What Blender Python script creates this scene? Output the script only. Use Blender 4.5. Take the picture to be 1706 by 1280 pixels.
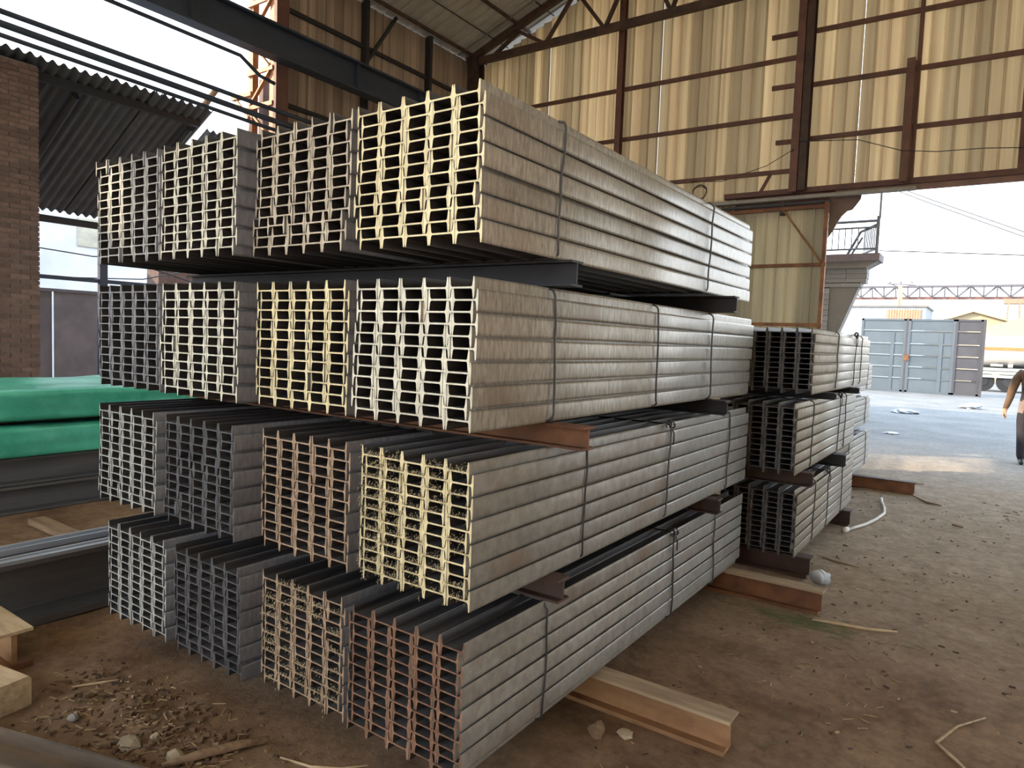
import bpy, bmesh, math, random
from mathutils import Vector, Matrix, noise
random.seed(7)
for o in list(bpy.data.objects): bpy.data.objects.remove(o)
scene = bpy.context.scene
COL = scene.collection
PI = math.pi
# ------------------------------------------------------------------ camera
cam_d = bpy.data.cameras.new('camera'); cam = bpy.data.objects.new('camera', cam_d); COL.objects.link(cam)
cam_d.sensor_fit = 'HORIZONTAL'; cam_d.sensor_width = 36.0; cam_d.lens = 36.0*1147.0/1706.0
cam_d.clip_start = .02; cam_d.clip_end = 600
RX = Vector((.819, .573, .037)); UP = Vector((-.067, .031, .997)); BK = Vector((.570, -.819, .064))
BK.normalize(); UP = (UP - BK*UP.dot(BK)).normalized(); RX = UP.cross(BK)
cam.matrix_world = Matrix(((RX.x, UP.x, BK.x, 0), (RX.y, UP.y, BK.y, 0), (RX.z, UP.z, BK.z, 1.65), (0, 0, 0, 1)))
scene.camera = cam
# ------------------------------------------------------------------ sky, sun, exposure
world = bpy.data.worlds.new('sky'); scene.world = world; world.use_nodes = True
wn = world.node_tree.nodes; wl = world.node_tree.links; wn.clear()
w_out = wn.new('ShaderNodeOutputWorld'); w_bg = wn.new('ShaderNodeBackground')
w_tc = wn.new('ShaderNodeTexCoord'); w_sep = wn.new('ShaderNodeSeparateXYZ'); w_rmp = wn.new('ShaderNodeValToRGB')
wl.new(w_tc.outputs['Generated'], w_sep.inputs[0]); wl.new(w_sep.outputs['Z'], w_rmp.inputs[0])
w_rmp.color_ramp.elements[0].position = 0.0; w_rmp.color_ramp.elements[0].color = (.92, .97, 1.0, 1)
w_rmp.color_ramp.elements[1].position = .75; w_rmp.color_ramp.elements[1].color = (.55, .70, .92, 1)
wl.new(w_rmp.outputs[0], w_bg.inputs[0]); wl.new(w_bg.outputs[0], w_out.inputs[0])
w_bg.inputs[1].default_value = 1.25
sun_d = bpy.data.lights.new('sun', 'SUN'); sun = bpy.data.objects.new('sun', sun_d); COL.objects.link(sun)
sun_d.energy = 2.2; sun_d.angle = .012; sun_d.color = (1.0, .80, .55)
sun.rotation_euler = Vector((-.74, -.50, .45)).to_track_quat('Z', 'Y').to_euler()
sun.location = (-20, -22, 25)
vs = scene.view_settings; vs.view_transform = 'Standard'; vs.look = 'None'; vs.gamma = 1.0; vs.use_curve_mapping = False
vs.exposure = 1.95

# ------------------------------------------------------------------ materials
MATS = {}
def mat(name, col, rough=.6, metal=0.0, noise_amt=.25, scale=(6, 6, 6), col2=None, bump=.0, bump_scale=None,
        rnd=0.0, coord='Object', spec=.5, detail=6, lo=.35, hi=.7, col3=None, scale3=1.0, lo3=.55, hi3=.75, transl=0.0):
    if name in MATS: return MATS[name]
    m = bpy.data.materials.new(name); m.use_nodes = True
    n = m.node_tree.nodes; l = m.node_tree.links; b = n['Principled BSDF']
    b.inputs['Roughness'].default_value = rough; b.inputs['Metallic'].default_value = metal
    b.inputs['Specular IOR Level'].default_value = spec
    tc = n.new('ShaderNodeTexCoord'); mp = n.new('ShaderNodeMapping')
    if coord == 'World':
        g = n.new('ShaderNodeNewGeometry'); src = g.outputs['Position']
    else: src = tc.outputs[coord]
    oi = n.new('ShaderNodeObjectInfo')
    add = n.new('ShaderNodeVectorMath'); add.operation = 'ADD'
    l.new(src, add.inputs[0])
    mulr = n.new('ShaderNodeMath'); mulr.operation = 'MULTIPLY'; mulr.inputs[1].default_value = 37.0 if coord != 'World' else 0.0
    l.new(oi.outputs['Random'], mulr.inputs[0]); l.new(mulr.outputs[0], add.inputs[1])
    l.new(add.outputs[0], mp.inputs['Vector']); mp.inputs['Scale'].default_value = scale
    nz = n.new('ShaderNodeTexNoise'); nz.inputs['Scale'].default_value = 1.0; nz.inputs['Detail'].default_value = detail
    nz.inputs['Roughness'].default_value = .62
    l.new(mp.outputs[0], nz.inputs['Vector'])
    rp = n.new('ShaderNodeValToRGB')
    c2 = col2 if col2 else tuple(c*(1-noise_amt) for c in col)
    rp.color_ramp.elements[0].position = lo; rp.color_ramp.elements[0].color = (*c2, 1)
    rp.color_ramp.elements[1].position = hi; rp.color_ramp.elements[1].color = (*col, 1)
    l.new(nz.outputs['Fac'], rp.inputs[0]); out = rp.outputs[0]
    if col3:
        n3 = n.new('ShaderNodeTexNoise'); n3.inputs['Scale'].default_value = scale3; n3.inputs['Detail'].default_value = 5
        l.new(add.outputs[0], n3.inputs['Vector'])
        r3 = n.new('ShaderNodeValToRGB'); r3.color_ramp.elements[0].position = lo3; r3.color_ramp.elements[1].position = hi3
        l.new(n3.outputs['Fac'], r3.inputs[0])
        mx = n.new('ShaderNodeMix'); mx.data_type = 'RGBA'; l.new(r3.outputs[0], mx.inputs[0]); l.new(out, mx.inputs[6])
        mx.inputs[7].default_value = (*col3, 1); out = mx.outputs[2]
    if rnd:
        hs = n.new('ShaderNodeHueSaturation'); mr = n.new('ShaderNodeMapRange')
        mr.inputs[3].default_value = 1-rnd; mr.inputs[4].default_value = 1+rnd
        l.new(oi.outputs['Random'], mr.inputs[0]); l.new(mr.outputs[0], hs.inputs['Value']); l.new(out, hs.inputs['Color']); out = hs.outputs[0]
    l.new(out, b.inputs['Base Color'])
    if bump:
        bp = n.new('ShaderNodeBump'); bp.inputs['Strength'].default_value = bump; bp.inputs['Distance'].default_value = .01
        if bump_scale:
            nb = n.new('ShaderNodeTexNoise'); nb.inputs['Scale'].default_value = bump_scale; nb.inputs['Detail'].default_value = 8
            l.new(add.outputs[0], nb.inputs['Vector']); l.new(nb.outputs['Fac'], bp.inputs['Height'])
        else: l.new(nz.outputs['Fac'], bp.inputs['Height'])
        l.new(bp.outputs[0], b.inputs['Normal'])
    if transl:
        tr = n.new('ShaderNodeBsdfTranslucent'); ms = n.new('ShaderNodeMixShader'); ms.inputs[0].default_value = transl
        l.new(out, tr.inputs['Color']); l.new(b.outputs[0], ms.inputs[1]); l.new(tr.outputs[0], ms.inputs[2]); l.new(ms.outputs[0], n['Material Output'].inputs['Surface'])
    MATS[name] = m
    return m
def ground_mat():
    m = bpy.data.materials.new('packed_dirt'); m.use_nodes = True
    n = m.node_tree.nodes; l = m.node_tree.links; b = n['Principled BSDF']; b.inputs['Roughness'].default_value = .93
    b.inputs['Specular IOR Level'].default_value = .25
    g = n.new('ShaderNodeNewGeometry'); sp = n.new('ShaderNodeSeparateXYZ'); l.new(g.outputs['Position'], sp.inputs[0])
    def nz(sc, d=8, r=.65):
        t = n.new('ShaderNodeTexNoise'); t.inputs['Scale'].default_value = sc; t.inputs['Detail'].default_value = d; t.inputs['Roughness'].default_value = r
        l.new(g.outputs['Position'], t.inputs['Vector']); return t.outputs['Fac']
    def ramp(f, a, ca, bb, cb):
        r = n.new('ShaderNodeValToRGB'); r.color_ramp.elements[0].position = a; r.color_ramp.elements[0].color = (*ca, 1)
        r.color_ramp.elements[1].position = bb; r.color_ramp.elements[1].color = (*cb, 1); l.new(f, r.inputs[0]); return r.outputs[0]
    def mix(f, a, c):
        x = n.new('ShaderNodeMix'); x.data_type = 'RGBA'; l.new(f, x.inputs[0]); l.new(a, x.inputs[6]); l.new(c, x.inputs[7]); return x.outputs[2]
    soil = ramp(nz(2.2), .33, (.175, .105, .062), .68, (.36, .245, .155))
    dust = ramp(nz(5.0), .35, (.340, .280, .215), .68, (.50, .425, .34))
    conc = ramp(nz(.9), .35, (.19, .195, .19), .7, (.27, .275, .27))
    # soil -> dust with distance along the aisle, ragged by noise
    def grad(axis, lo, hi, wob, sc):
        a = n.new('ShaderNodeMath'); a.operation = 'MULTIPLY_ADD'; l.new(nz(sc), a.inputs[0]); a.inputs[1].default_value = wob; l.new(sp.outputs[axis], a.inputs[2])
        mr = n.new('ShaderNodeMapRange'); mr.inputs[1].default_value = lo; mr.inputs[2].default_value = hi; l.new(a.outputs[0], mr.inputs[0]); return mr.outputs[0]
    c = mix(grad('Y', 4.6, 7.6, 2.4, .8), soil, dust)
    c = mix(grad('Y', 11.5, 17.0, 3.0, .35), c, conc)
    spk = ramp(nz(46, 4, .8), .62, (0, 0, 0), .70, (1, 1, 1))
    dk = n.new('ShaderNodeMix'); dk.data_type = 'RGBA'; dk.blend_type = 'MULTIPLY'; 
    s2 = ramp(nz(17, 8, .75), .30, (.62, .60, .58), .66, (1.12, 1.1, 1.08))
    dk.inputs[0].default_value = 1.0; l.new(c, dk.inputs[6]); l.new(s2, dk.inputs[7])
    lt = n.new('ShaderNodeMix'); lt.data_type = 'RGBA'; l.new(dk.outputs[2], lt.inputs[6]); lt.inputs[7].default_value = (.42, .34, .25, 1)
    ms = n.new('ShaderNodeMath'); ms.operation = 'MULTIPLY'; ms.inputs[1].default_value = .35; l.new(spk, ms.inputs[0]); l.new(ms.outputs[0], lt.inputs[0])
    l.new(lt.outputs[2], b.inputs['Base Color'])
    bp = n.new('ShaderNodeBump'); bp.inputs['Strength'].default_value = .7; bp.inputs['Distance'].default_value = .025; l.new(nz(14, 10, .75), bp.inputs['Height'])
    l.new(bp.outputs[0], b.inputs['Normal'])
    return m

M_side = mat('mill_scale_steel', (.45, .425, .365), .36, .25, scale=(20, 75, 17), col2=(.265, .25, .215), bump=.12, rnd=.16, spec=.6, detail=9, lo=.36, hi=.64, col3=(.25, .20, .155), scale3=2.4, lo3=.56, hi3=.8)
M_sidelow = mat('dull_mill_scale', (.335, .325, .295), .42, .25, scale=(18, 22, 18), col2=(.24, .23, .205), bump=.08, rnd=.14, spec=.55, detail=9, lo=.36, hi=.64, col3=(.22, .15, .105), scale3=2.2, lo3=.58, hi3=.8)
M_sideshade = mat('shaded_mill_scale', (.15, .15, .155), .45, .25, scale=(20, 60, 17), col2=(.095, .095, .10), bump=.1, rnd=.15, spec=.5)  # shade between the bundle columns, painted in as darker mill scale
def endmat(nm, c, c2, rnd=.16): return mat(nm, c, .42, .15, scale=(45, 45, 45), col2=c2, rnd=rnd, detail=5)
E_cream = endmat('cut_steel_cream', (.92, .82, .50), (.70, .60, .34))
E_white = endmat('cut_steel_pale', (.86, .83, .66), (.62, .60, .48))
E_beige = endmat('cut_steel_beige', (.66, .58, .43), (.45, .38, .28))
E_grey = endmat('cut_steel_grey', (.52, .52, .47), (.35, .35, .32))
E_dim = endmat('cut_steel_dim', (.25, .25, .26), (.16, .16, .17))
E_dark = endmat('cut_steel_dark', (.13, .13, .135), (.07, .07, .075), .3)
E_tan = endmat('cut_steel_tan', (.50, .37, .25), (.28, .18, .11))
E_rust = endmat('cut_steel_rust', (.33, .19, .12), (.17, .085, .05), .25)
M_inner = mat('dark_inner_steel', (.125, .122, .125), .5, .25, scale=(26, 1.1, 34), col2=(.06, .06, .066), rnd=.2, spec=.5, detail=6)  # darker tone for the web and inner flange faces
M_wire = mat('tie_wire', (.12, .12, .115), .45, .7, rnd=.2)
M_rust = mat('rusty_steel', (.30, .135, .06), .75, .2, scale=(5, 5, 5), col2=(.13, .06, .035), bump=.15, rnd=.15)
M_rustdk = mat('dark_rusty_steel', (.11, .062, .045), .7, .2, scale=(5, 5, 5), col2=(.05, .035, .03), bump=.12, rnd=.2)
M_orange = mat('orange_dusty_steel', (.45, .26, .12), .8, .1, scale=(3, 7, 7), col2=(.25, .13, .06), bump=.12, rnd=.1)
M_primer = mat('red_oxide_primer', (.17, .075, .05), .65, .1, scale=(4, 4, 4), col2=(.095, .045, .035), rnd=.15)
M_pal = mat('dusty_wood_edge', (.46, .35, .23), .85, 0, scale=(3, 20, 20), col2=(.27, .19, .12), bump=.2)
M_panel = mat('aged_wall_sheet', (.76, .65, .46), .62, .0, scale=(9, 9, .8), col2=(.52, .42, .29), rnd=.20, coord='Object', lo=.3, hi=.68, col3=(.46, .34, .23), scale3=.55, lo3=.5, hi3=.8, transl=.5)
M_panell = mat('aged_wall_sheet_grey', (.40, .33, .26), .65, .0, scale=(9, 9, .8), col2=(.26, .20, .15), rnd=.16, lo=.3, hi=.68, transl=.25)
M_leaf = mat('door_leaf_sheet', (.62, .55, .38), .55, 0, scale=(7, 7, 1.0), col2=(.42, .37, .26), rnd=.2, transl=.4)
M_roof = mat('roof_sheet_grey', (.52, .51, .48), .6, .1, scale=(2, 2, 2), col2=(.38, .375, .355), rnd=.05)
M_fillsheet = mat('translucent_fill_sheet', (.80, .74, .60), .5, 0, noise_amt=.1, transl=.75)  # for the unseen roof sheets added as fill light
M_dark = mat('dark_painted_steel', (.045, .045, .05), .6, .3, rnd=.2)
M_blue = mat('dark_blue_steel', (.055, .07, .105), .55, .3, rnd=.1)
M_track = mat('pale_track', (.30, .28, .24), .6, .2)
M_ground = ground_mat()

# ------------------------------------------------------------------ builders
class MB:
    def __init__(s): s.v = []; s.f = []; s.m = []
    def add(s, vs, fs, mi=0):
        k = len(s.v); s.v += [tuple(v) for v in vs]; s.f += [tuple(i+k for i in f) for f in fs]; s.m += [mi]*len(fs); return s
    def box(s, a, b, mi=0):
        (x0, y0, z0), (x1, y1, z1) = a, b
        return s.add([(x0, y0, z0), (x1, y0, z0), (x1, y1, z0), (x0, y1, z0), (x0, y0, z1), (x1, y0, z1), (x1, y1, z1), (x0, y1, z1)],
                     [(0, 3, 2, 1), (4, 5, 6, 7), (0, 1, 5, 4), (1, 2, 6, 5), (2, 3, 7, 6), (3, 0, 4, 7)], mi)
    def prism(s, poly, axis, a, b, mi=0, mcap=None):
        # poly: 2-D points (CCW as seen against the axis), extruded along axis a..b
        n = len(poly)
        def P(p, t):
            if axis == 'x': return (t, p[0], p[1])
            if axis == 'y': return (p[0], t, p[1])
            return (p[0], p[1], t)
        vs_ = [P(p, a) for p in poly]+[P(p, b) for p in poly]
        s.add(vs_, [(i, (i+1) % n, n+(i+1) % n, n+i) for i in range(n)], mi)
        k = len(s.v)-2*n
        s.f += [tuple(k+i for i in reversed(range(n))), tuple(k+n+i for i in range(n))]; s.m += [mi if mcap is None else mcap]*2
        return s
    def tube(s, pts, r, n=6, mi=0, closed=False, caps=True):
        pts = [Vector(p) for p in pts]; N = len(pts); rs = r if isinstance(r, (list, tuple)) else [r]*N
        base = len(s.v); prev = None
        for i, p in enumerate(pts):
            if closed: t = (pts[(i+1) % N]-pts[i-1])
            else: t = pts[min(i+1, N-1)]-pts[max(i-1, 0)]
            t = t.normalized() if t.length > 1e-9 else Vector((0, 0, 1))
            if prev is None:
                u = t.orthogonal().normalized()
            else:
                u = prev-t*prev.dot(t); u = u.normalized() if u.length > 1e-6 else t.orthogonal().normalized()
            prev = u; w = t.cross(u)
            for k in range(n):
                a = 2*PI*k/n; s.v.append(tuple(p+(u*math.cos(a)+w*math.sin(a))*rs[i]))
        for i in range(N if closed else N-1):
            j = (i+1) % N
            for k in range(n):
                s.f.append((base+i*n+k, base+i*n+(k+1) % n, base+j*n+(k+1) % n, base+j*n+k)); s.m.append(mi)
        if caps and not closed:
            s.f.append(tuple(base+k for k in reversed(range(n)))); s.f.append(tuple(base+(N-1)*n+k for k in range(n))); s.m += [mi, mi]
        return s
    def bar(s, p, q, w, h=None, mi=0, up=(0, 0, 1)):
        # rectangular bar between p and q, w across (horizontal), h along up
        p = Vector(p); q = Vector(q); t = (q-p).normalized(); up = Vector(up)
        if abs(t.dot(up)) > .98: up = Vector((0, 1, 0))
        sx = t.cross(up).normalized(); uz = sx.cross(t); h = h or w
        c = [sx*(-w/2)+uz*(-h/2), sx*(w/2)+uz*(-h/2), sx*(w/2)+uz*(h/2), sx*(-w/2)+uz*(h/2)]
        return s.add([p+d for d in c]+[q+d for d in c], [(3, 2, 1, 0), (4, 5, 6, 7), (0, 1, 5, 4), (1, 2, 6, 5), (2, 3, 7, 6), (3, 0, 4, 7)], mi)
    def mesh(s, name, mats):
        me = bpy.data.meshes.new(name); me.from_pydata(s.v, [], s.f)
        for m in (mats if isinstance(mats, (list, tuple)) else [mats]): me.materials.append(m)
        if any(s.m): me.polygons.foreach_set('material_index', s.m)
        me.update(); 
        bm = bmesh.new(); bm.from_mesh(me); bmesh.ops.recalc_face_normals(bm, faces=bm.faces); bm.to_mesh(me); bm.free()
        return me
    def build(s, name, mats, parent=None, smooth=False, loc=None):
        me = s.mesh(name, mats)
        if smooth: me.polygons.foreach_set('use_smooth', [True]*len(me.polygons))
        return put(name, me, parent, loc)
def put(name, me, parent=None, loc=None, rot=None, sc=None):
    o = bpy.data.objects.new(name, me); COL.objects.link(o)
    if parent: o.parent = parent
    if loc: o.location = loc
    if rot: o.rotation_euler = rot
    if sc: o.scale = sc
    return o
def tag(o, label, cat=None, group=None, kind=None):
    o['label'] = label
    if cat: o['category'] = cat
    if group: o['group'] = group
    o['kind'] = kind or 'thing'
    return o
def thing(name, label, cat, loc=(0, 0, 0), group=None, kind=None):
    return tag(put(name, None, None, loc), label, cat, group, kind)
def ibeam_poly(H, B, tf, tw, upright=True):
    h = H/2; b = B/2; w = tw/2
    return [(-b, -h), (b, -h), (b, -h+tf), (w, -h+tf), (w, h-tf), (b, h-tf), (b, h), (-b, h), (-b, h-tf), (-w, h-tf), (-w, -h+tf), (-b, -h+tf)]

# ------------------------------------------------------------------ ground
def fnoise(x, y):
    d = noise.noise(Vector((x*.9, y*.9, 0)))*.012+noise.noise(Vector((x*3.1, y*3.1, 5)))*.008+noise.noise(Vector((x*9, y*9, 9)))*.005
    if y > 12: d *= .5
    m = math.exp(-(((x+2.75)/.55)**2+((y-1.42)/.28)**2))*.035*(.7+1.6*noise.noise(Vector((x*8, y*8, 2))))
    return d-.006+m
def axis_pts(spec):
    r = []
    for a, b, st in spec:
        n = max(1, round((b-a)/st)); r += [a+(b-a)*i/n for i in range(n)]
    return r+[spec[-1][1]]
gx = axis_pts([(-90, -30, 20), (-30, -12, 3), (-12, -5, .4), (-5, 1.2, .055), (1.2, 12, .6), (12, 90, 13)])
gy = axis_pts([(-60, -12, 12), (-12, .4, 1.0), (.4, 7, .055), (7, 14, .2), (14, 40, 1.5), (40, 150, 22)])
gv = [(x, y, fnoise(x, y) if (-12 <= x <= 12 and -12 <= y <= 40) else -.006) for y in gy for x in gx]
nx = len(gx)
gf = [(j*nx+i, j*nx+i+1, (j+1)*nx+i+1, (j+1)*nx+i) for j in range(len(gy)-1) for i in range(nx-1)]
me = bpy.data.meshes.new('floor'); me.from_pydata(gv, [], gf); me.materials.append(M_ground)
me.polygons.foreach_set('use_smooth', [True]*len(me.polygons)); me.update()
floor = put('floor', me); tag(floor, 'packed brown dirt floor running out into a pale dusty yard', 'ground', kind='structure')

# ------------------------------------------------------------------ building shell
XL, XR, YB, YF, EAVE, SLOPE = -10.35, 10.35, 13.0, -7.0, 8.0, .36
def roofz(x): return EAVE+SLOPE*(XR-abs(x))
P_W = .2
def strip_mesh(name, m):
    # one sheet strip with a standing rib, unit height, facing -y
    pr = [(0, 0), (.158, 0), (.168, -.022), (.188, -.022), (.198, 0), (.203, -.0005), (.203, .003), (.190, .003), (.186, -.018), (.170, -.018), (.160, .003), (0, .003)]
    return MB().prism(pr, 'z', 0, 1).mesh(name, m)
ME_strip = strip_mesh('panel', M_panel); ME_stripl = strip_mesh('panel_grey', M_panell); ME_stripd = strip_mesh('panel_leaf', M_leaf)
wall_back = thing('wall_back', 'tall back wall of ribbed tan metal sheets on brown girts', 'wall', (0, YB, 0), kind='structure')
x = XL; i = 0
while x < 4.0:
    gap = .007 if i in (10, 23, 41, 53) else .0
    z0 = 0.0 if x < -4.2 else 4.42
    put('panel', ME_strip, wall_back, (x+gap, 0, z0), None, (1, 1, roofz(x)-.06-z0)); x += P_W+gap; i += 1
MB().box((4.0, 0, 4.42), (XR, .004, 8.0)).prism([(4.0, 8.0), (XR, 8.0), (XR, 8.01), (4.0, roofz(4.0)-.06)], 'y', 0, .004).build('panel_field', M_panel, wall_back)
MB().box((4.5, 0, 0), (XR, .004, 4.42)).build('panel_field', M_panel, wall_back)
def girt(parent, p, q, m=M_primer, w=.05, h=.075): return MB().bar(p, q, w, h).build('girt', m, parent)
for z in (4.84, 5.80, 6.80): girt(wall_back, (XL+.1, -.06, z+.02), (-3.12, -.06, z-.02))
for z, xa in ((7.20, -3.62), (6.31, -3.57), (5.34, -3.45)): girt(wall_back, (xa, -.06, z), (-3.10, -.06, z-.01))
for z in (5.33, 6.25, 7.16): girt(wall_back, (-2.9, -.06, z+.01), (.1, -.06, z-.03)); girt(wall_back, (.2, -.06, z-.03), (4.0, -.06, z-.05))
def column(x, w, d, z0, z1, m=M_primer):
    p = [(-w/2, -d/2), (w/2, -d/2), (w/2, -d/2+.02), (.012, -d/2+.02), (.012, d/2-.02), (w/2, d/2-.02), (w/2, d/2), (-w/2, d/2), (-w/2, d/2-.02), (-.012, d/2-.02), (-.012, -d/2+.02), (-w/2, -d/2+.02)]
    return MB().prism(p, 'z', z0, z1).build('column', m, wall_back, loc=(x, -.12-d/2, 0))
column(-6.52, .12, .14, 0, 8.9); column(-3.06, .13, .2, 4.4, 7.9); column(-2.92, .12, .2, 4.42, 10.3, M_rustdk); column(-1.38, .12, .16, 4.42, 6.35)
MB().box((-1.32, -.10, 4.42), (-1.26, -.03, 10.9)).build('stud', M_primer, wall_back)
MB().box((.1, -.12, 4.42), (.22, -.03, 11.3)).build('stud', M_primer, wall_back)
MB().bar((-3.7, -.08, 4.42), (-3.5, -.08, 4.8), .04, .05).build('brace', M_primer, wall_back)
trim = thing('trim_1', 'red-brown steel lintel beam above the doorway of the back wall', 'lintel', (0, YB, 0), kind='structure')
MB().box((-4.3, -.16, 4.40), (XR, -.03, 4.49)).build('lintel_beam', M_primer, trim)
MB().box((-2.4, -.10, 4.31), (XR, -.03, 4.40)).build('lower_flange', mat('lintel_brown', (.26, .155, .12), .7, .1, rnd=.1), trim)
MB().box((-5.0, .03, 4.05), (-2.4, .06, 4.42)).build('header_plate', M_primer, trim)
MB().box((-4.7, -.22, 4.285), (-1.2, -.12, 4.345)).build('door_track', M_track, trim)
MB().box((-4.8, -.2, 4.20), (-2.45, -.14, 4.235)).build('track_rail', M_dark, trim)
# sliding leaf
leaf = thing('door_1', 'tan metal sliding door leaf with rusty brace, under the lintel', 'door', (0, YB-.2, 0), kind='structure')
for k in range(11):
    put('panel', ME_stripd, leaf, (-4.68+k*P_W, .04, .12), None, (1, 1, 4.03))
for z in (.12, 2.10, 3.14, 4.13): MB().box((-4.68, -.02, z-.03), (-2.46, .035, z+.03)).build('rail', M_rust, leaf)
for x0 in (-4.68, -2.5): MB().box((x0-.03, -.03, .08), (x0+.03, .06, 4.2)).build('stile', M_rust, leaf)
MB().bar((-3.20, -.03, 4.1), (-2.53, -.03, 3.17), .03, .055, up=(0, 1, 0)).build('brace', M_rust, leaf)
for x0 in (-3.22, -4.3):
    MB().tube([(x0, .0, 4.07), (x0, .0, 4.02)], .045, 10).bar((x0, 0, 4.05), (x0, 0, 4.25), .02, .03).build('roller', M_dark, leaf)
# left wall
wall_left = thing('wall_left', 'ribbed grey-brown metal sheet side wall behind the crane girder', 'wall', (XL, 0, 0), kind='structure')
y = 7.35; i = 0
while y < YB-.05:
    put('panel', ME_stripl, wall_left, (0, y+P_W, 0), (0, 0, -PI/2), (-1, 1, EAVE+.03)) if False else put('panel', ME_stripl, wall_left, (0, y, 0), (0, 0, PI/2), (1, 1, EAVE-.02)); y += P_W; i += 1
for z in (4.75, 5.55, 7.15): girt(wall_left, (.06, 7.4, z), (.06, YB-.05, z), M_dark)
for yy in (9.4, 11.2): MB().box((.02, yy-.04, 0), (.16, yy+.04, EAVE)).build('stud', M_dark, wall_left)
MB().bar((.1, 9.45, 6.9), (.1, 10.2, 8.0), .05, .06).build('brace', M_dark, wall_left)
wl2 = MB().box((0, YF, 0), (.004, -2.90, EAVE)).box((0, -2.72, 3.0), (.004, 2.6, EAVE)).box((0, -2.90, 0), (.004, -2.72, 6.18)).box((0, -2.90, 6.55), (.004, -2.72, EAVE)).build('wall_left', M_panell, None, loc=(XL, 0, 0)); tag(wl2, 'grey-brown sheet side wall continuing beyond the open bay', 'wall', kind='structure')  # unseen slot added to aim a sun patch; low opening added for fill light
wr = MB().box((0, YF, 0), (.004, 2.0, EAVE)).box((0, 2.0, 4.2), (.004, YB, EAVE)).build('wall_right', M_panel, None, loc=(XR, 0, 0)); tag(wr, 'tan metal sheet wall on the right of the shed', 'wall', kind='structure')  # unseen far opening shaped to light the floor and far bundle sides
wf = MB().prism([(XL, 6.4), (1.0, 6.4), (1.0, 0), (XR, 0), (XR, EAVE), (0, roofz(0)), (XL, EAVE)], 'y', 0, .004).build('wall_front', M_panel, None, loc=(0, YF, 0)); tag(wf, 'tan sheet gable above the open front of the shed', 'wall', kind='structure')  # unseen; right part closed to keep light off the near bundle sides
# roof
ceiling = thing('ceiling', 'grey corrugated roof sheets on thin purlins', 'roof', (0, 0, 0), kind='structure')
def roof_mesh(sgn):
    mb = MB(); pr = []
    for k in range(4):
        y0 = k*.25; pr += [(y0, 0), (y0+.17, 0), (y0+.19, .03), (y0+.23, .03)]
    pr += [(1.0, 0)]
    xe = sgn*(XR+.35); L = len(pr); top = []
    vs_ = [(xe, p[0], roofz(XR)-.35*SLOPE+p[1]) for p in pr]+[(0, p[0], roofz(0)+p[1]) for p in pr]
    vs_ += [(a, b, c+.004) for a, b, c in vs_]
    n = L
    fs = [(i, i+1, n+i+1, n+i) for i in range(n-1)]+[(2*n+i, 2*n+i+1, 3*n+i+1, 3*n+i) for i in range(n-1)]
    return mb.add(vs_, fs).mesh('roof_sheet', M_roof)
for sgn in (-1, 1):
    me = roof_mesh(sgn); y = YF-.3; mk = me.copy(); mk.materials.clear(); mk.materials.append(M_fillsheet); k = 0
    while y < YB+.2:
        lit = (k % 2 == 1 and sgn < 0 and y < 5) or (k % 2 == 1 and sgn > 0 and y > 6)
        put('fill_light_sheet' if lit else 'roof_sheet', mk if lit else me, ceiling, (0, y, 0)); y += 1.0; k += 1  # translucent sheets are added out of view to let fill light in
    for xx in (10.1, 8.9, 7.7, 6.5, 5.2, 3.9, 2.6, 1.2):
        MB().bar((sgn*xx, YF, roofz(xx)-.06), (sgn*xx, YB, roofz(xx)-.06), .03, .07).build('purlin', M_rustdk, ceiling)
    for xx in (9.5, 8.3, 7.1):
        if sgn < 0: MB().tube([(sgn*xx, YF, roofz(xx)-.05), (sgn*xx, YB, roofz(xx)-.05)], .012, 6).build('conduit', M_dark, ceiling)
# roof truss by the gable
truss = thing('roof_truss', 'dark steel roof truss against the back gable wall', 'truss', (0, YB-.45, 0))
def member(parent, p, q, w=.09, h=.11, m=M_rustdk, nm='web_member'): return MB().bar(p, q, w, h).build(nm, m, parent)
member(truss, (XL+.1, 0, EAVE-.1), (XR-.1, 0, EAVE-.1), .12, .14, nm='bottom_chord')
for sgn in (-1, 1):
    member(truss, (sgn*(XR-.05), 0, EAVE-.04), (0, 0, roofz(0)-.2), .12, .13, nm='top_chord')
    xs = [9.6, 8.2, 6.8, 5.4, 4.0, 2.6, 1.3]
    for a, b in zip(xs[:-1], xs[1:]):
        member(truss, (sgn*a, 0, EAVE-.08), (sgn*(a+b)/2, 0, roofz((a+b)/2)-.2), .06, .07)
        member(truss, (sgn*(a+b)/2, 0, roofz((a+b)/2)-.2), (sgn*b, 0, EAVE-.08), .06, .07)
cl = MB().bar((XL+.05, 0, EAVE-.02), (-4, 0, roofz(4)-.12), .03, .03).build('conduit', M_track, truss, loc=(0, -.35, 0))
# corner column
cc = MB().prism(ibeam_poly(.3, .25, .02, .014), 'z', 0, EAVE-.05).build('corner_column', M_rustdk, None, loc=(XL+.3, YB-.45, 0)); tag(cc, 'dark steel column in the corner of the shed', 'column')

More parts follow.
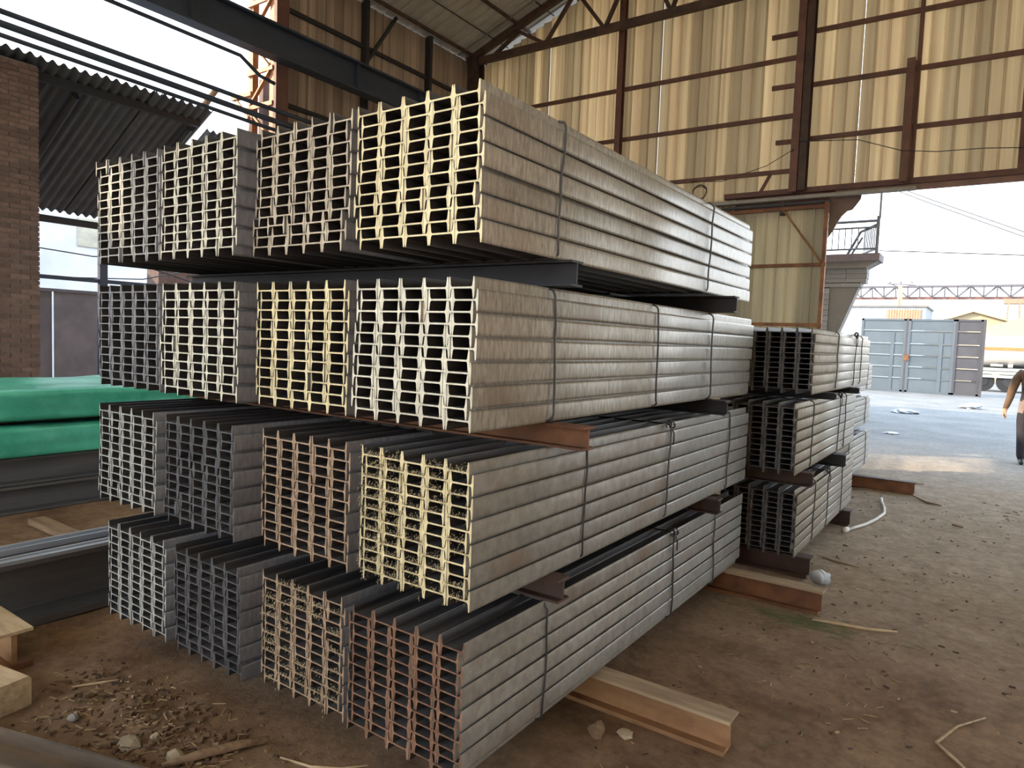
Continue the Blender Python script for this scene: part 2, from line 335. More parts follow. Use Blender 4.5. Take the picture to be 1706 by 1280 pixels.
# ------------------------------------------------------------------ crane girder, lattice column, pipes
cg = thing('crane_girder', 'long dark crane runway girder along the left wall', 'girder', (-9.62, 0, 6.2))
MB().prism(ibeam_poly(.50, .24, .03, .02), 'y', 1.6, YB-.7).build('beam', M_blue, cg)
for yy in (3.0, 5.5, 8.6, 10.2, 11.8): MB().box((.01, yy, -.22), (.11, yy+.012, .22)).build('stiffener', M_blue, cg)
MB().box((-.03, 1.6, .25), (.03, YB-.7, .30)).build('crane_rail', M_rustdk, cg)
M_ora = mat('sunlit_lattice_orange', (.55, .27, .12), .6, .1, scale=(4, 4, 4), col2=(.36, .16, .08))  # warm sunlight on the lattice faces is put into this orange
lc = thing('lattice_column', 'sunlit orange-brown lattice column at the open side bay', 'column', (-10.22, 7.12, 0))
for sx in (-1, 1):
    MB().prism([(sx*.28-.05, -.02), (sx*.28+.05, -.02), (sx*.28+.05, 0), (sx*.28+.05, .09), (sx*.28+.03, .09), (sx*.28+.03, 0), (sx*.28-.03, 0), (sx*.28-.03, .09), (sx*.28-.05, .09)], 'z', 0, 7.7).build('chord', M_ora, lc)
MB().box((.36, -.04, 0), (.43, .2, 7.7)).build('web_plate', M_primer, lc)  # darker than the chords: the column's unlit side, put in as colour
MB().box((-.33, .17, 0), (.33, .19, 5.9)).build('back_plate', M_primer, lc)
zz = 4.2; k = 0
while zz < 7.1:
    MB().box((-.34, -.06, zz), (.35, -.02, zz+.07)).build('batten', M_ora, lc)
    if k % 2 == 0: MB().bar((-.26, -.04, zz+.07), (.26, -.04, zz+.55), .03, .06, up=(0, 1, 0)).build('lacing', M_ora, lc)
    else: MB().bar((.26, -.04, zz+.07), (-.26, -.04, zz+.55), .03, .06, up=(0, 1, 0)).build('lacing', M_ora, lc)
    zz += .56; k += 1
MB().box((-.75, -.08, 5.55), (-.2, .0, 5.62)).bar((-.7, -.04, 5.6), (-.3, -.04, 5.2), .03, .04).build('bracket', M_ora, lc)
for (za, zb_, r, lab) in ((5.22, 5.17, .035, 'uppermost of three dark pipes running along the open side bay'), (5.08, 5.00, .045, 'thick middle pipe of three running along the open side bay'), (4.95, 4.86, .03, 'lowest of three dark pipes running along the open side bay')):
    tag(MB().tube([(-9.66, 1.0, za+.05), (-9.66, 3.3, za), (-9.66, 6.7, zb_), (-9.66, 12.0, zb_-.02)], r, 8).build('pipe', M_blue, smooth=True), lab, 'pipe', 'pipes along the open bay')
tag(MB().tube([(-9.66, .8, 5.86), (-9.66, 4.36, 5.83), (-9.66, 6.35, 5.80), (-9.68, 6.7, 5.62), (-9.72, 7.0, 5.6)], .03, 8).build('cable', M_blue, smooth=True), 'dark cable sagging below the crane girder to the lattice column', 'cable')

# ------------------------------------------------------------------ I-beam bundles
HB, FB = .1115, .076
def beam_profile():
    h = HB/2; f = FB/2
    q = [(h-.0022, -f), (h-.0004, -f*.72), (h, 0), (h-.0004, f*.72), (h-.0022, f), (h-.0062, f), (h-.0098, .0085), (h-.0140, .0031)]
    l = [(-x, z) for x, z in reversed(q)]
    return q+l+[(-x, -z) for x, z in q[5:]]+[(x, -z) for x, z in reversed(q[5:])]
BM = {}
def beam_mesh(side, end):
    k = (side.name, end.name)
    if k not in BM:
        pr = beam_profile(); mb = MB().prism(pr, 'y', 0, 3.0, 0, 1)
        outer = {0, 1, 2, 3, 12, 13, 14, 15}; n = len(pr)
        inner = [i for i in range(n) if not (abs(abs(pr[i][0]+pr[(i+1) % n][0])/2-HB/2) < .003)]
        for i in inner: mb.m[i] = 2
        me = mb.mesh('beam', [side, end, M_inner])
        for p in me.polygons: p.use_smooth = (p.material_index == 0 and abs(p.normal.x) > .9)
        BM[k] = me
    return BM[k]
def loop_pts(x0, x1, z0, z1, y, r=.03, wob=.012, seed=0):
    rr = random.Random(seed); pts = []
    for (cx, cz, a0) in ((x1-r, z0+r, -90), (x1-r, z1-r, 0), (x0+r, z1-r, 90), (x0+r, z0+r, 180)):
        for a in (0, 30, 60, 90): 
            t = math.radians(a0+a); pts.append((cx+r*math.cos(t), y, cz+r*math.sin(t)))
    out = []
    for i, p in enumerate(pts):
        q = pts[(i+1) % len(pts)]; out.append(p)
        d = Vector(q)-Vector(p)
        if d.length > .15:
            for t in (.2, .4, .6, .8): out.append(tuple(Vector(p)+d*t))
    return [(p[0]+rr.uniform(-.002, .004), p[1]+rr.uniform(-wob, wob)*.6+wob*1.2*math.sin((p[2]-z0)*5+seed), p[2]) for p in out]
def bundle(label, xL, xR, zb, zt, y0, L, end, side, ties, rows=12, cols=5, rowdx=None, seed=1, parity=1, knots=(), burr=None, group='steel beam bundles'):
    rr = random.Random(seed)
    b = thing('beam_bundle', label, 'steel bundle', ((xL+xR)/2, y0, zb), group)
    xc = (xL+xR)/2; W = xR-xL; H = W/(cols+.2); s = .2*H; h = zt-zb
    k = h/(rows+.82); F = 1.82*k
    me = beam_mesh(side, end)
    for r in range(rows):
        dx = (rowdx or {}).get(r, 0.0)+rr.uniform(-.0015, .0015)
        off = s if (r % 2) == parity else 0.0
        for c in range(cols):
            put('beam', me, b, (xL+off+H*(c+.5)+dx-xc, rr.uniform(-.003, .003)+(-.012 if rr.random() < .02 else 0), F/2+r*k+rr.uniform(0, .0012)), (rr.uniform(-.0006, .0006), 0, 0), (H/HB*.994, L/3.0, F/FB))
    for i, ty in enumerate(ties):
        mb = MB().tube([(p[0]-xc, p[1]-y0, p[2]-zb) for p in loop_pts(xL-.006, xR+.007, zb+.004, zt-.003, ty, seed=seed*7+i)], .0048, 6, closed=True)
        w = mb.build('tie_wire', M_wire, b, smooth=True)
        if i in knots:
            kb = MB(); kx, ky, kz = xR-xc+.008, ty-y0, zt-zb-.01
            pts = [(kx+.014*math.cos(t*1.9), ky+.03*math.sin(t*1.3), kz+.02*math.sin(t*1.9)+.008) for t in [q*.35 for q in range(26)]]
            kb.tube(pts, .0045, 5)
            kb.tube([(kx, ky, kz), (kx+.012, ky+.02, kz-.04), (kx+.008, ky+.03, kz-.10)], .004, 5).tube([(kx, ky, kz), (kx+.016, ky-.03, kz+.02), (kx+.02, ky-.05, kz-.03)], .004, 5)
            kb.build('knot', M_wire, w, smooth=True)
    if burr:
        mb = MB(); frac, dens = burr
        for r in range(rows):
            for c in range(cols):
                if rr.random() > dens*(1.25-.16*c if frac else 1): continue
                off = s if (r % 2) == parity else 0.0
                x0 = xL+off+H*c-xc; z0 = F/2+r*k
                for q in range(rr.randint(40, 70)+(45 if frac and c < 2 else 0)):
                    x = x0+.012+rr.random()*(H-.024); 
                    if rr.random() < (.5 if frac and c < 2 else .2): x = x0+rr.choice((.004, H-.006, .012, H-.014))+rr.uniform(-.004, .004); z = z0+rr.uniform(-F/2-.004, F/2)
                    else: z = z0+.003+abs(rr.gauss(0, .009))
                    y = rr.uniform(-.014, .012); a = rr.uniform(0, 6.28); ln = rr.uniform(.006, .017); w = .0016
                    d = Vector((math.cos(a)*.6, -.5*rr.random(), math.sin(a)*.8-.2))*ln
                    mb.add([(x-w, y, z), (x+w, y, z), (x, y-w, z+w), (x+d.x, y+d.y, z+d.z)], [(0, 1, 3), (1, 2, 3), (2, 0, 3), (0, 2, 1)])
        o = mb.build('burr_shreds', M_burr, b); o['kind'] = 'stuff'
    return b
M_burr = mat('metal_shreds', (.74, .68, .46), .5, .2, rnd=.1, scale=(60, 60, 60), col2=(.40, .36, .24))
LV = {1: (1.958, 2.475), 2: (1.340, 1.850), 3: (.742, 1.243), 4: (.150, .642)}
TN = {1: 'top tier', 2: 'second tier from top', 3: 'third tier from top', 4: 'bottom tier'}
CN = ['leftmost column', 'second column from left', 'third column from left', 'rightmost column']
S1 = [ # tier, column, xL, xR, y0, end, side, word, ties, opts
 (1, 0, -3.815, -3.215, 1.705, E_grey, M_side, 'grey-ended', (2.3, 4.1), dict(parity=0)),
 (1, 1, -3.190, -2.600, 1.70, E_white, M_side, 'pale-ended', (2.3, 4.0), dict()),
 (1, 2, -2.560, -1.985, 1.765, E_beige, M_side, 'beige-ended', (2.25, 3.9), dict(rowdx={0: -.022, 1: -.021, 2: -.019, 3: -.006, 4: -.004})),
 (1, 3, -1.958, -1.368, 1.765, E_cream, M_side, 'cream-ended', (2.24, 3.88), dict(parity=0, rowdx={11: .0, 4: -.01, 3: -.008, 2: -.006})),
 (2, 0, -3.815, -3.215, 1.71, E_dim, M_side, 'dim grey-ended', (2.3, 4.1), dict(parity=0)),
 (2, 1, -3.180, -2.580, 1.70, E_white, M_side, 'pale-ended', (2.3, 4.0), dict(parity=0)),
 (2, 2, -2.540, -1.975, 1.76, E_cream, M_side, 'yellowish-ended', (2.25, 3.9), dict(parity=0)),
 (2, 3, -1.938, -1.366, 1.76, E_white, M_side, 'cream-grey-ended', (2.22, 3.20, 4.0), dict(parity=0, rowdx={0: -.016, 1: -.014, 2: -.013, 3: -.011, 4: -.010, 5: -.008, 6: -.006, 7: -.003})),
 (3, 0, -3.790, -3.225, 1.70, E_grey, M_sidelow, 'light grey-ended', (2.3, 4.1), dict(parity=0, rowdx={0: -.015, 1: -.012})),
 (3, 1, -3.140, -2.595, 1.70, E_dark, M_sidelow, 'dark-ended', (2.3, 4.0), dict(parity=0, rowdx={8: -.008, 7: -.01})),
 (3, 2, -2.490, -1.950, 1.76, E_tan, M_sidelow, 'tan-ended', (2.25, 3.9), dict(parity=0)),
 (3, 3, -1.890, -1.362, 1.76, E_cream, M_sidelow, 'cream-ended shaggy', (2.52, 3.41, 4.40), dict(parity=0, knots=(1,), burr=(1, .85))),
 (4, 0, -3.690, -3.135, 1.70, E_grey, M_sidelow, 'greenish-grey-ended', (2.3, 4.1), dict(parity=0)),
 (4, 1, -3.060, -2.540, 1.70, E_dark, M_sidelow, 'blackish-ended', (2.3, 4.0), dict(parity=0, rowdx={1: .012, 0: .012})),
 (4, 2, -2.478, -1.960, 1.76, E_tan, M_sidelow, 'tan-ended shaggy', (2.25, 3.9), dict(parity=0, burr=(0, .6))),
 (4, 3, -1.922, -1.366, 1.745, E_rust, M_sidelow, 'rusty-ended', (2.24, 3.55, 4.24), dict(parity=1, knots=(1,))),
]
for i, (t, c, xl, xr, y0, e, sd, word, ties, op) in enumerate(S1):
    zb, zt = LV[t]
    bundle(f'{word} steel beam bundle, {TN[t]} of front stack, {CN[c]}', xl, xr, zb, zt, y0, 3.08 if t > 2 else (2.95 if t == 1 else 3.1), e, sd if c == 3 else M_sideshade, ties, seed=i+3, group='beam bundles of the front stack', **op)  # all but the rightmost column get the painted-in side shade
# dunnage of the front stack
def dunnage(label, x0, x1, y, z0, z1, m, B=.085, tf=.009, tw=.008, group='dunnage beams'):
    H = z1-z0
    o = MB().prism(ibeam_poly(H, B, tf, tw), 'x', x0, x1).build('dunnage_beam', m, None, loc=(0, y, (z0+z1)/2))
    tag(o, label, 'beam', group); return o
for (tier, up, lo, word, e1, e2, m1, m2) in ((1, 1.955, 1.858, 'below the top tier', -1.30, -1.26, M_dark, M_dark), (2, 1.336, 1.248, 'below the second tier', -1.22, -1.28, M_rust, M_dark), (3, .739, .648, 'below the third tier', -1.30, -1.29, M_rustdk, M_rustdk)):
    for (y, e, w2, m) in ((2.27, e1, 'near', m1), (4.10, e2, 'far', m2)):
        zz0, zz1 = lo, up
        dunnage(f'{"rusty" if m is M_rust else "dark"} I-beam spacer {word} of front stack, {w2} end', -3.9, e, y, lo, up, m)
def gdun(label, x0, x1, y, m, mtop, h=.15):
    o = thing('dunnage_beam', label, 'beam', (0, y, 0), 'dunnage beams')
    MB().prism([(-.006, .012), (.006, .012), (.006, h-.012), (-.006, h-.012)], 'x', x0, x1).build('web', m, o)
    MB().prism([(-.05, -.01), (.05, -.01), (.05, .012), (-.05, .012)], 'x', x0, x1-.01).build('bottom_flange', m, o)
    MB().prism([(-.06, h-.013), (.06, h-.013), (.055, h-.002), (-.055, h-.002)], 'x', x0, x1+.012).build('top_flange', mtop, o)
    return o
gdun('dusty orange beam under the front stack, nearest the camera', -3.9, -.78, 2.78, M_orange, M_pal)
gdun('brown beam with pale top under far end of front stack', -3.9, -.785, 4.64, M_rust, M_pal)
# ------------------------------------------------------------------ second and third stacks along the aisle
LV2 = {1: (1.335, 1.815), 2: (.760, 1.275), 3: (.150, .645)}
n2 = {1: 'top', 2: 'middle', 3: 'bottom'}
ties2 = {1: (6.15, 7.0, 7.35), 2: (5.6, 6.7, 7.0), 3: (5.76, 6.3, 6.97)}
offs2 = {1: (-1.60, -1.05, 5.28, 2.65), 2: (-1.66, -1.10, 5.12, 2.5), 3: (-1.64, -1.085, 5.20, 2.42)}
for t in (1, 2, 3):
    xl, xr, y0, L = offs2[t]
    bundle(f'dark-ended steel beam bundle, {n2[t]} tier of the middle stack beside the aisle', xl, xr, *LV2[t], y0, L, E_dark, M_side, ties2[t], seed=40+t, parity=0, knots=(1,), group='beam bundles of the middle stack')
offs3 = {1: (-1.93, -1.36, 8.15, 2.5), 2: (-1.93, -1.36, 8.15, 2.5), 3: (-1.92, -1.33, 8.1, 2.5)}
for t in (1, 2, 3):
    xl, xr, y0, L = offs3[t]
    z = ((1.16, 1.515), (.70, 1.07), (.15, .61))[t-1]
    bundle(f'grey steel beam bundle, {n2[t]} tier of the farthest stack beside the aisle', xl, xr, z[0], z[1], y0, L, E_dark, M_sidelow, (8.9, 10.2), seed=50+t, parity=0, rows=10, group='beam bundles of the farthest stack')
for (lab, x1, y, z0, z1, m) in (('dark beam spacer below the top tier of middle stack, near end', -.98, 5.83, 1.278, 1.331, M_dark),
    ('dark beam spacer below the top tier of middle stack, far end', -.98, 6.95, 1.278, 1.331, M_dark),
    ('rusty beam spacer below the middle tier of middle stack, near end', -1.03, 5.42, .65, .756, M_rustdk),
    ('dark beam spacer below the middle tier of middle stack, far end', -1.0, 6.6, .65, .756, M_dark),
    ('dark spacer below the top tier of farthest stack', -1.28, 8.6, 1.075, 1.158, M_dark), ('dark spacer below the middle tier of farthest stack', -1.28, 8.7, .614, .698, M_dark)):
    dunnage(lab, -2.0, x1, y, z0, z1, m, B=.12)
gdun('dark plank-like beam under near end of middle stack', -1.9, -1.0, 5.34, M_rustdk, M_rustdk)
gdun('short dark beam under far end of middle stack', -1.9, -1.02, 7.2, M_rustdk, M_rustdk)
gdun('brown beam sticking out below the farthest stack', -1.9, -.66, 9.35, M_rust, M_rustdk)

# ------------------------------------------------------------------ yard beyond the open side bay
M_asb = mat('asbestos_roof', (.11, .115, .135), .85, 0, scale=(3, 3, 3), col2=(.07, .075, .09), rnd=.12)
M_brick = mat('old_brick', (.235, .145, .115), .9, 0, scale=(14, 14, 14), col2=(.135, .09, .08), bump=.3, rnd=.28)
M_mortar = mat('mortar', (.24, .20, .175), .95, 0, scale=(9, 9, 9), bump=.3)
M_white = mat('whitewashed_wall', (.78, .79, .80), .85, 0, scale=(1, 1, 1), col2=(.60, .62, .64))
M_mauve = mat('mauve_grey_sheet', (.17, .145, .15), .7, .1, scale=(2, 2, 2), col2=(.11, .095, .10), rnd=.2)
M_wood = mat('weathered_wood', (.30, .20, .12), .85, 0, scale=(4, 30, 30), col2=(.17, .105, .06), bump=.25, rnd=.2)
M_woodl = mat('pale_wood', (.55, .42, .26), .8, 0, scale=(4, 30, 30), col2=(.36, .26, .15), bump=.2, rnd=.2)
pier = thing('brick_pier', 'tall old red brick pier at the left edge of the picture', 'pier', (-11.0, 0, 0))
MB().box((-.5, 2.95, 0), (-.012, 4.14, 5.15)).build('mortar_core', M_mortar, pier)
me_b = MB().box((-.11, -.115, -.027), (0, .115, .027)).mesh('brick', M_brick)
me_h = MB().box((-.11, -.055, -.027), (0, .055, .027)).mesh('half_brick', M_brick)
rr = random.Random(5); row = 0; z = .035
while z < 5.1:
    y = 4.152-(.115 if row % 2 == 0 else .055); first = row % 2 == 1
    while y > 3.42:
        put('brick', me_h if first else me_b, pier, (rr.uniform(-.004, .004), y, z)); y -= (.1825 if first else .242); first = False
    z += .0675*(5.1/5.1); row += 1
lt = thing('lean_to_roof', 'dark wavy-edged corrugated lean-to roof beside the brick pier', 'roof', (0, 0, 0))
def wave_sheet(w, pitch, amp, xa, za, xb, zb_):
    n = int(w/pitch*8); vs_ = []; 
    for k in range(n+1):
        y = w*k/n; d = amp*math.cos(2*PI*y/pitch); vs_ += [(xa, y, za+d), (xb, y, zb_+d), (xa, y, za+d+.008), (xb, y, zb_+d+.008)]
    fs = []
    for k in range(n):
        a = 4*k; b = a+4; fs += [(a, a+1, b+1, b), (a+2, b+2, b+3, a+3), (a, b, b+2, a+2), (a+1, a+3, b+3, b+1)]
    fs += [(0, 2, 3, 1), (4*n, 4*n+1, 4*n+3, 4*n+2)]
    return MB().add(vs_, fs).mesh('roof_sheet', M_asb)
me_w = wave_sheet(.98, .14, .028, -10.95, 5.26, -14.1, 3.66)
for k in range(11): put('roof_sheet', me_w, lt, (rr.uniform(-.05, .05), 5.72-k*.84, .012*(k % 2)))
me_w2 = wave_sheet(.98, .14, .028, -13.0, 5.55, -15.2, 4.4)
for k in range(2): put('roof_sheet', me_w2, lt, (0, 8.8-k*.97, .0))
for yy in (3.0, 4.75, 6.5): MB().tube([(-11.3, yy, 4.98), (-14.0, yy, 3.55)], .05, 8).build('rafter', M_dark, lt)
MB().tube([(-10.9, 6.72, 5.62), (-11.2, 6.62, 5.3), (-12.4, 6.5, 4.45)], [.05, .06, .06], 10).build('ridge_pole', M_wood, lt)
MB().bar((-11.2, -2, 5.08), (-11.2, 6.6, 5.08), .08, .12).build('purlin', M_dark, lt)
MB().bar((-14.0, -2, 3.5), (-14.0, 6.6, 3.5), .08, .12).build('purlin', M_dark, lt)
MB().box((-14.05, 6.27, 0), (-13.95, 6.41, 3.5)).build('post', M_blue, lt)
MB().bar((-14.0, 2, 2.47), (-14.0, 8.0, 2.47), .07, .07).build('cross_beam', M_blue, lt)
MB().tube([(-14.0, 6.9, 2.9), (-14.0, 8.1, 2.62)], .015, 6).build('brace_rod', M_dark, lt)
ww = thing('neighbour_wall', 'whitewashed neighbouring wall seen under the lean-to roof', 'wall', (-19, 0, 0))
MB().box((-.2, -6, 0), (0, 16, 4.8)).build('wall_face', M_white, ww)
MB().box((0, 8.0, 3.6), (.03, 9.0, 4.3)).build('stained_panel', mat('stained_panel', (.62, .58, .45), .8, 0, scale=(2, 2, 5), col2=(.40, .38, .30)), ww)
fe = thing('sheet_fence', 'low mauve-grey sheet fence behind the tarp-covered piles', 'fence', (-15, 0, 0))
me_f = MB().box((-.02, 0, .05), (0, .96, 2.28)).mesh('panel', M_mauve)
for k in range(10): put('panel', me_f, fe, (rr.uniform(-.02, .02), -1+k*.985, 0))
for k in range(6): MB().box((.0, -1+k*1.97, 0), (.06, -.94+k*1.97, 2.35)).build('post', M_dark, fe)
MB().box((0, -1, 2.25), (.05, 8.8, 2.31)).build('top_rail', M_mauve, fe)
tag(MB().box((-15.8, 8.1, 0), (-15.3, 9.6, 3.05)).box((-15.85, 8.05, 3.05), (-15.25, 9.65, 3.12)).build('brick_hut', M_brick), 'small orange-brown hut wall behind the stacked bundles', 'hut')
for (pts, lab) in (([(-14.3, 4.0, 3.3), (-14.3, 5.4, 3.0), (-14.3, 6.3, 2.95), (-14.3, 8, 3.1)], 'thin cable hanging across the whitewashed wall'), ([(-14.6, 4.2, 2.75), (-14.6, 5.6, 2.5), (-14.6, 7.4, 2.62), (-14.6, 8.4, 2.9)], 'lower thin cable hanging in front of whitewashed wall')):
    tag(MB().tube(pts, .012, 5).build('cable', M_dark, smooth=True), lab, 'cable', 'thin cables')
# ------------------------------------------------------------------ tarp-covered piles and big beams on the left
M_tarp = mat('green_tarp', (.14, .66, .47), .33, 0, scale=(3, 3, 3), col2=(.05, .42, .28), bump=.9, bump_scale=6, spec=.6)
def tarp(label, x0, x1, y0, y1, z0, z1, seed):
    bm = bmesh.new(); bmesh.ops.create_cube(bm, size=1.0)
    bmesh.ops.subdivide_edges(bm, edges=bm.edges[:], cuts=30, use_grid_fill=True)
    cx, cy, cz = (x0+x1)/2, (y0+y1)/2, (z0+z1)/2; sx, sy, sz = x1-x0, y1-y0, z1-z0
    for v in bm.verts:
        p = v.co.copy(); r = .05
        q = Vector((p.x*sx, p.y*sy, p.z*sz))
        # round the long edges
        ex = max(0, abs(q.x)-(sx/2-r)); ez = max(0, abs(q.z)-(sz/2-r))
        if ex > 0 and ez > 0:
            L = math.hypot(ex, ez)
            if L > r: q.x -= math.copysign(ex-ex/L*r, q.x); q.z -= math.copysign(ez-ez/L*r, q.z)
        w = Vector((q.x*2.3+seed, q.y*1.7, q.z*4.0))
        d = noise.noise(w)*.035+noise.noise(w*2.7)*.016
        nrm = Vector((p.x if abs(p.x) > .49 else 0, 0, p.z if p.z > .49 else 0))
        if nrm.length: nrm.normalize(); q += nrm*d
        if p.z > .49: q.z += .03*math.sin(q.y*3.1+seed)*(.5-abs(p.x))
        v.co = q
    me = bpy.data.meshes.new('tarp_cover'); bm.to_mesh(me); bm.free(); me.materials.append(M_tarp)
    me.polygons.foreach_set('use_smooth', [True]*len(me.polygons))
    o = put('tarp_cover', me, None, (cx, cy, cz)); return tag(o, label, 'tarp', 'green tarp-covered piles')
tarp('upper pile wrapped in shiny green tarp beside the stack', -8.5, -6.8, -1.5, 5.6, .79, 1.055, 3)
tarp('lower pile wrapped in green tarp, under the upper one', -8.5, -6.78, -1.5, 5.6, .475, .745, 11)
tag(MB().box((-8.4, -1.4, .775), (-6.9, 5.5, .79)).build('spacer_boards', M_dark), 'dark spacer layer between the two green tarp piles', 'spacer')
M_dkb = mat('dark_blue_grey_steel', (.18, .175, .17), .5, .3, scale=(8, .8, 8), col2=(.10, .10, .105), bump=.05, rnd=.12)
for (x, z0, z1, lab) in ((-6.98, .235, .468, 'dark H-beam directly below the lower green tarp pile'), (-6.92, .0, .228, 'dark H-beam on the ground below the tarp piles'),
                         (-8.1, .235, .468, 'dark H-beam under the far side of tarp pile'), (-8.1, .0, .228, 'dark ground H-beam under the far side of tarp pile')):
    tag(MB().prism(ibeam_poly(z1-z0, .26, .016, .01), 'y', -1.8, 5.5).build('h_beam', M_dkb, None, loc=(x, 0, (z0+z1)/2)), lab, 'beam', 'H-beams under the tarp piles')
tag(MB().box((-6.35, 2.3, .0), (-5.2, 2.42, .05)).build('plank', M_wood), 'brown plank lying on the ground near tarp piles', 'plank')
gb = thing('girder', 'big dark steel girder on the ground left of the stack', 'girder', (-4.37, 0, 0))
MB().prism([(-.2, 0), (.2, 0), (.2, .035), (.03, .05), (.03, .31), (.15, .325), (.15, .35), (-.2, .35), (-.2, .32), (-.03, .31), (-.03, .05), (-.2, .035)], 'y', -.3, 5.3).build('i_section', M_dkb, gb)
M_galv = mat('galvanised_steel', (.62, .66, .72), .35, .5, scale=(3, .6, 3), col2=(.42, .45, .5))
for (x0, x1, z0, z1, lab) in ((-4.5, -4.40, .352, .385, 'pale galvanised flat bar on the big dark girder, outer one'), (-4.30, -4.21, .352, .372, 'pale galvanised flat bar on big dark girder, nearest the stack')):
    tag(MB().prism([(x0, z0), (x1, z0), (x1, z1), (x1-.012, z1), (x1-.012, z0+.01), (x0+.012, z0+.01), (x0+.012, z1), (x0, z1)], 'y', -.2, 5.2).build('channel_bar', M_galv), lab, 'bar', 'galvanised bars')
# bottom-left scrap
sb = MB().prism(ibeam_poly(.17, .11, .012, .009), 'x', -1.0, .72).build('scrap_beam', mat('scrap_brown_steel', (.20, .14, .09), .6, .25, scale=(3, 12, 12), col2=(.09, .07, .055), bump=.1), None, loc=(-2.90, .93, .056))
sb.rotation_euler = (PI/2, 0, math.radians(17.6)); tag(sb, 'dark brown I-beam lying on its side in the bottom left corner', 'beam')
cb = MB().prism([(-.08, 0), (.08, 0), (.08, .12), (.07, .132), (-.07, .132), (-.08, .12)], 'x', -.5, 0).build('timber_block', M_woodl, None, loc=(-3.30, 1.13, -.005)); cb.rotation_euler.z = math.radians(10)
tag(cb, 'pale-topped timber block at the left edge beside the I-beam', 'timber')
db = thing('short_beam', 'short rusty orange beam with pale top flange at left edge', 'beam', (-3.70, 1.29, 0))
MB().prism([(-.012, .02), (.012, .02), (.012, .17), (-.012, .17)], 'x', -.4, -.03).build('web', M_orange, db)
MB().prism([(-.07, .17), (.07, .17), (.07, .185), (-.07, .185)], 'x', -.4, 0).build('top_flange', M_woodl, db)
MB().prism([(-.07, -.01), (.07, -.01), (.07, .02), (-.07, .02)], 'x', -.4, -.01).build('bottom_flange', M_rust, db)
# ------------------------------------------------------------------ litter
def rock(name, label, x, y, r, m, sq=(1, 1, .6), seed=1, cat='stone', rz=0, group=None):
    bm = bmesh.new(); bmesh.ops.create_icosphere(bm, subdivisions=2, radius=1.0)
    for v in bm.verts:
        d = 1+.42*noise.noise(v.co*1.3+Vector((seed*3.7, 0, 0))); v.co = Vector((v.co.x*sq[0], v.co.y*sq[1], v.co.z*sq[2]))*d*r
    me = bpy.data.meshes.new(name); bm.to_mesh(me); bm.free(); me.materials.append(m)
    o = put(name, me, None, (x, y, fnoise(x, y)+r*sq[2]*.55), (0, 0, rz)); return tag(o, label, cat, group)
M_stone = mat('pale_stone', (.44, .36, .25), .9, 0, scale=(30, 30, 30), bump=.3, rnd=.2)
M_stoneg = mat('grey_stone', (.30, .28, .26), .9, 0, scale=(30, 30, 30), bump=.3, rnd=.2)
def stick(label, pts, r, m=M_woodl, cat='stick', nm='stick'):
    P = [(x, y, fnoise(x, y)+r*.9+(p[0] if p else 0)) for (x, y, *p) in pts]
    n = len(P); return tag(MB().tube(P, [r*(1-.5*abs(2*i/(n-1)-1)) for i in range(n)], 6).build(nm, m, smooth=True), label, cat, 'sticks on the dirt')
rock('stone', 'flat pale stone beside the corner I-beam', -2.66, 1.30, .045, M_stone, (1.3, .9, .4), 1)
rock('stone', 'pale stone at bottom edge by the rotten log', -2.45, 1.37, .04, M_stone, (1.1, .8, .6), 2)
rock('stone', 'grey stone among the wood chips', -3.02, 1.25, .022, M_stoneg, (1.1, .9, .7), 3)
rock('stone', 'small round pebble on the dirt heap left of the stack', -2.97, 1.52, .013, M_stone, (1, 1, .9), 4)
rock('stone', 'small round stone in front of the dark-ended bundles', -2.62, 1.38, .016, M_stone, (1, 1, .8), 5)
rock('broken_block', 'broken brown block on the dirt in front of the orange beam', -1.27, 2.55, .045, M_wood, (.9, .7, .8), 6, 'debris')
rock('broken_block', 'small pale chip pile next to the broken brown block', -1.17, 2.62, .034, M_stone, (1, 1, .4), 7, 'debris')
stick('straight pale stick on the dirt left of the stack', [(-3.34, 1.38), (-3.27, 1.46), (-3.2, 1.52)], .006)
stick('rotten brown log piece at the bottom edge', [(-2.42, 1.30), (-2.36, 1.42), (-2.32, 1.55), (-2.28, 1.66)], .022, M_wood)
stick('curved twig ahead of the rusty-ended bundle', [(-2.15, 1.62), (-2.02, 1.66), (-1.92, 1.72), (-1.86, 1.80)], .007)
stick('yellow bent straw at the foot of the rusty-ended bundle', [(-1.93, 1.70), (-1.90, 1.71, -.002), (-1.86, 1.70, .03), (-1.82, 1.71, .05)], .005, mat('yellow_straw', (.62, .47, .13), .7))
stick('bent dry twig on the dirt at lower right', [(.08, 3.79), (-.02, 3.62), (-.09, 3.40), (-.04, 3.33), (.0, 3.28), (.05, 3.2)], .008)
stick('long peeled twig on the dirt right of the brown beam', [(-.80, 4.46), (-.66, 4.50), (-.52, 4.55), (-.36, 4.62)], .012, M_woodl)
stick('thin dark twig beside the middle stack', [(-1.02, 5.95), (-.95, 5.9), (-.85, 5.86), (-.74, 5.84)], .006, M_wood)
stick('short dark twig far along the aisle', [(-.95, 10.2), (-.8, 10.1), (-.62, 10.2)], .014, M_wood)
stick('curved dark twig in the middle of the aisle', [(-.66, 9.2), (-.5, 8.9), (-.36, 8.85)], .014, M_wood)
stick('short splinter near the white rope', [(-.22, 7.9), (-.13, 7.86)], .02, M_wood)
stick('splinter pointing at the orange beam', [(-1.07, 2.42), (-1.0, 2.36), (-.95, 2.28)], .008)
stick('thin splinter beside the broken block', [(-1.16, 2.37), (-1.09, 2.31)], .006)
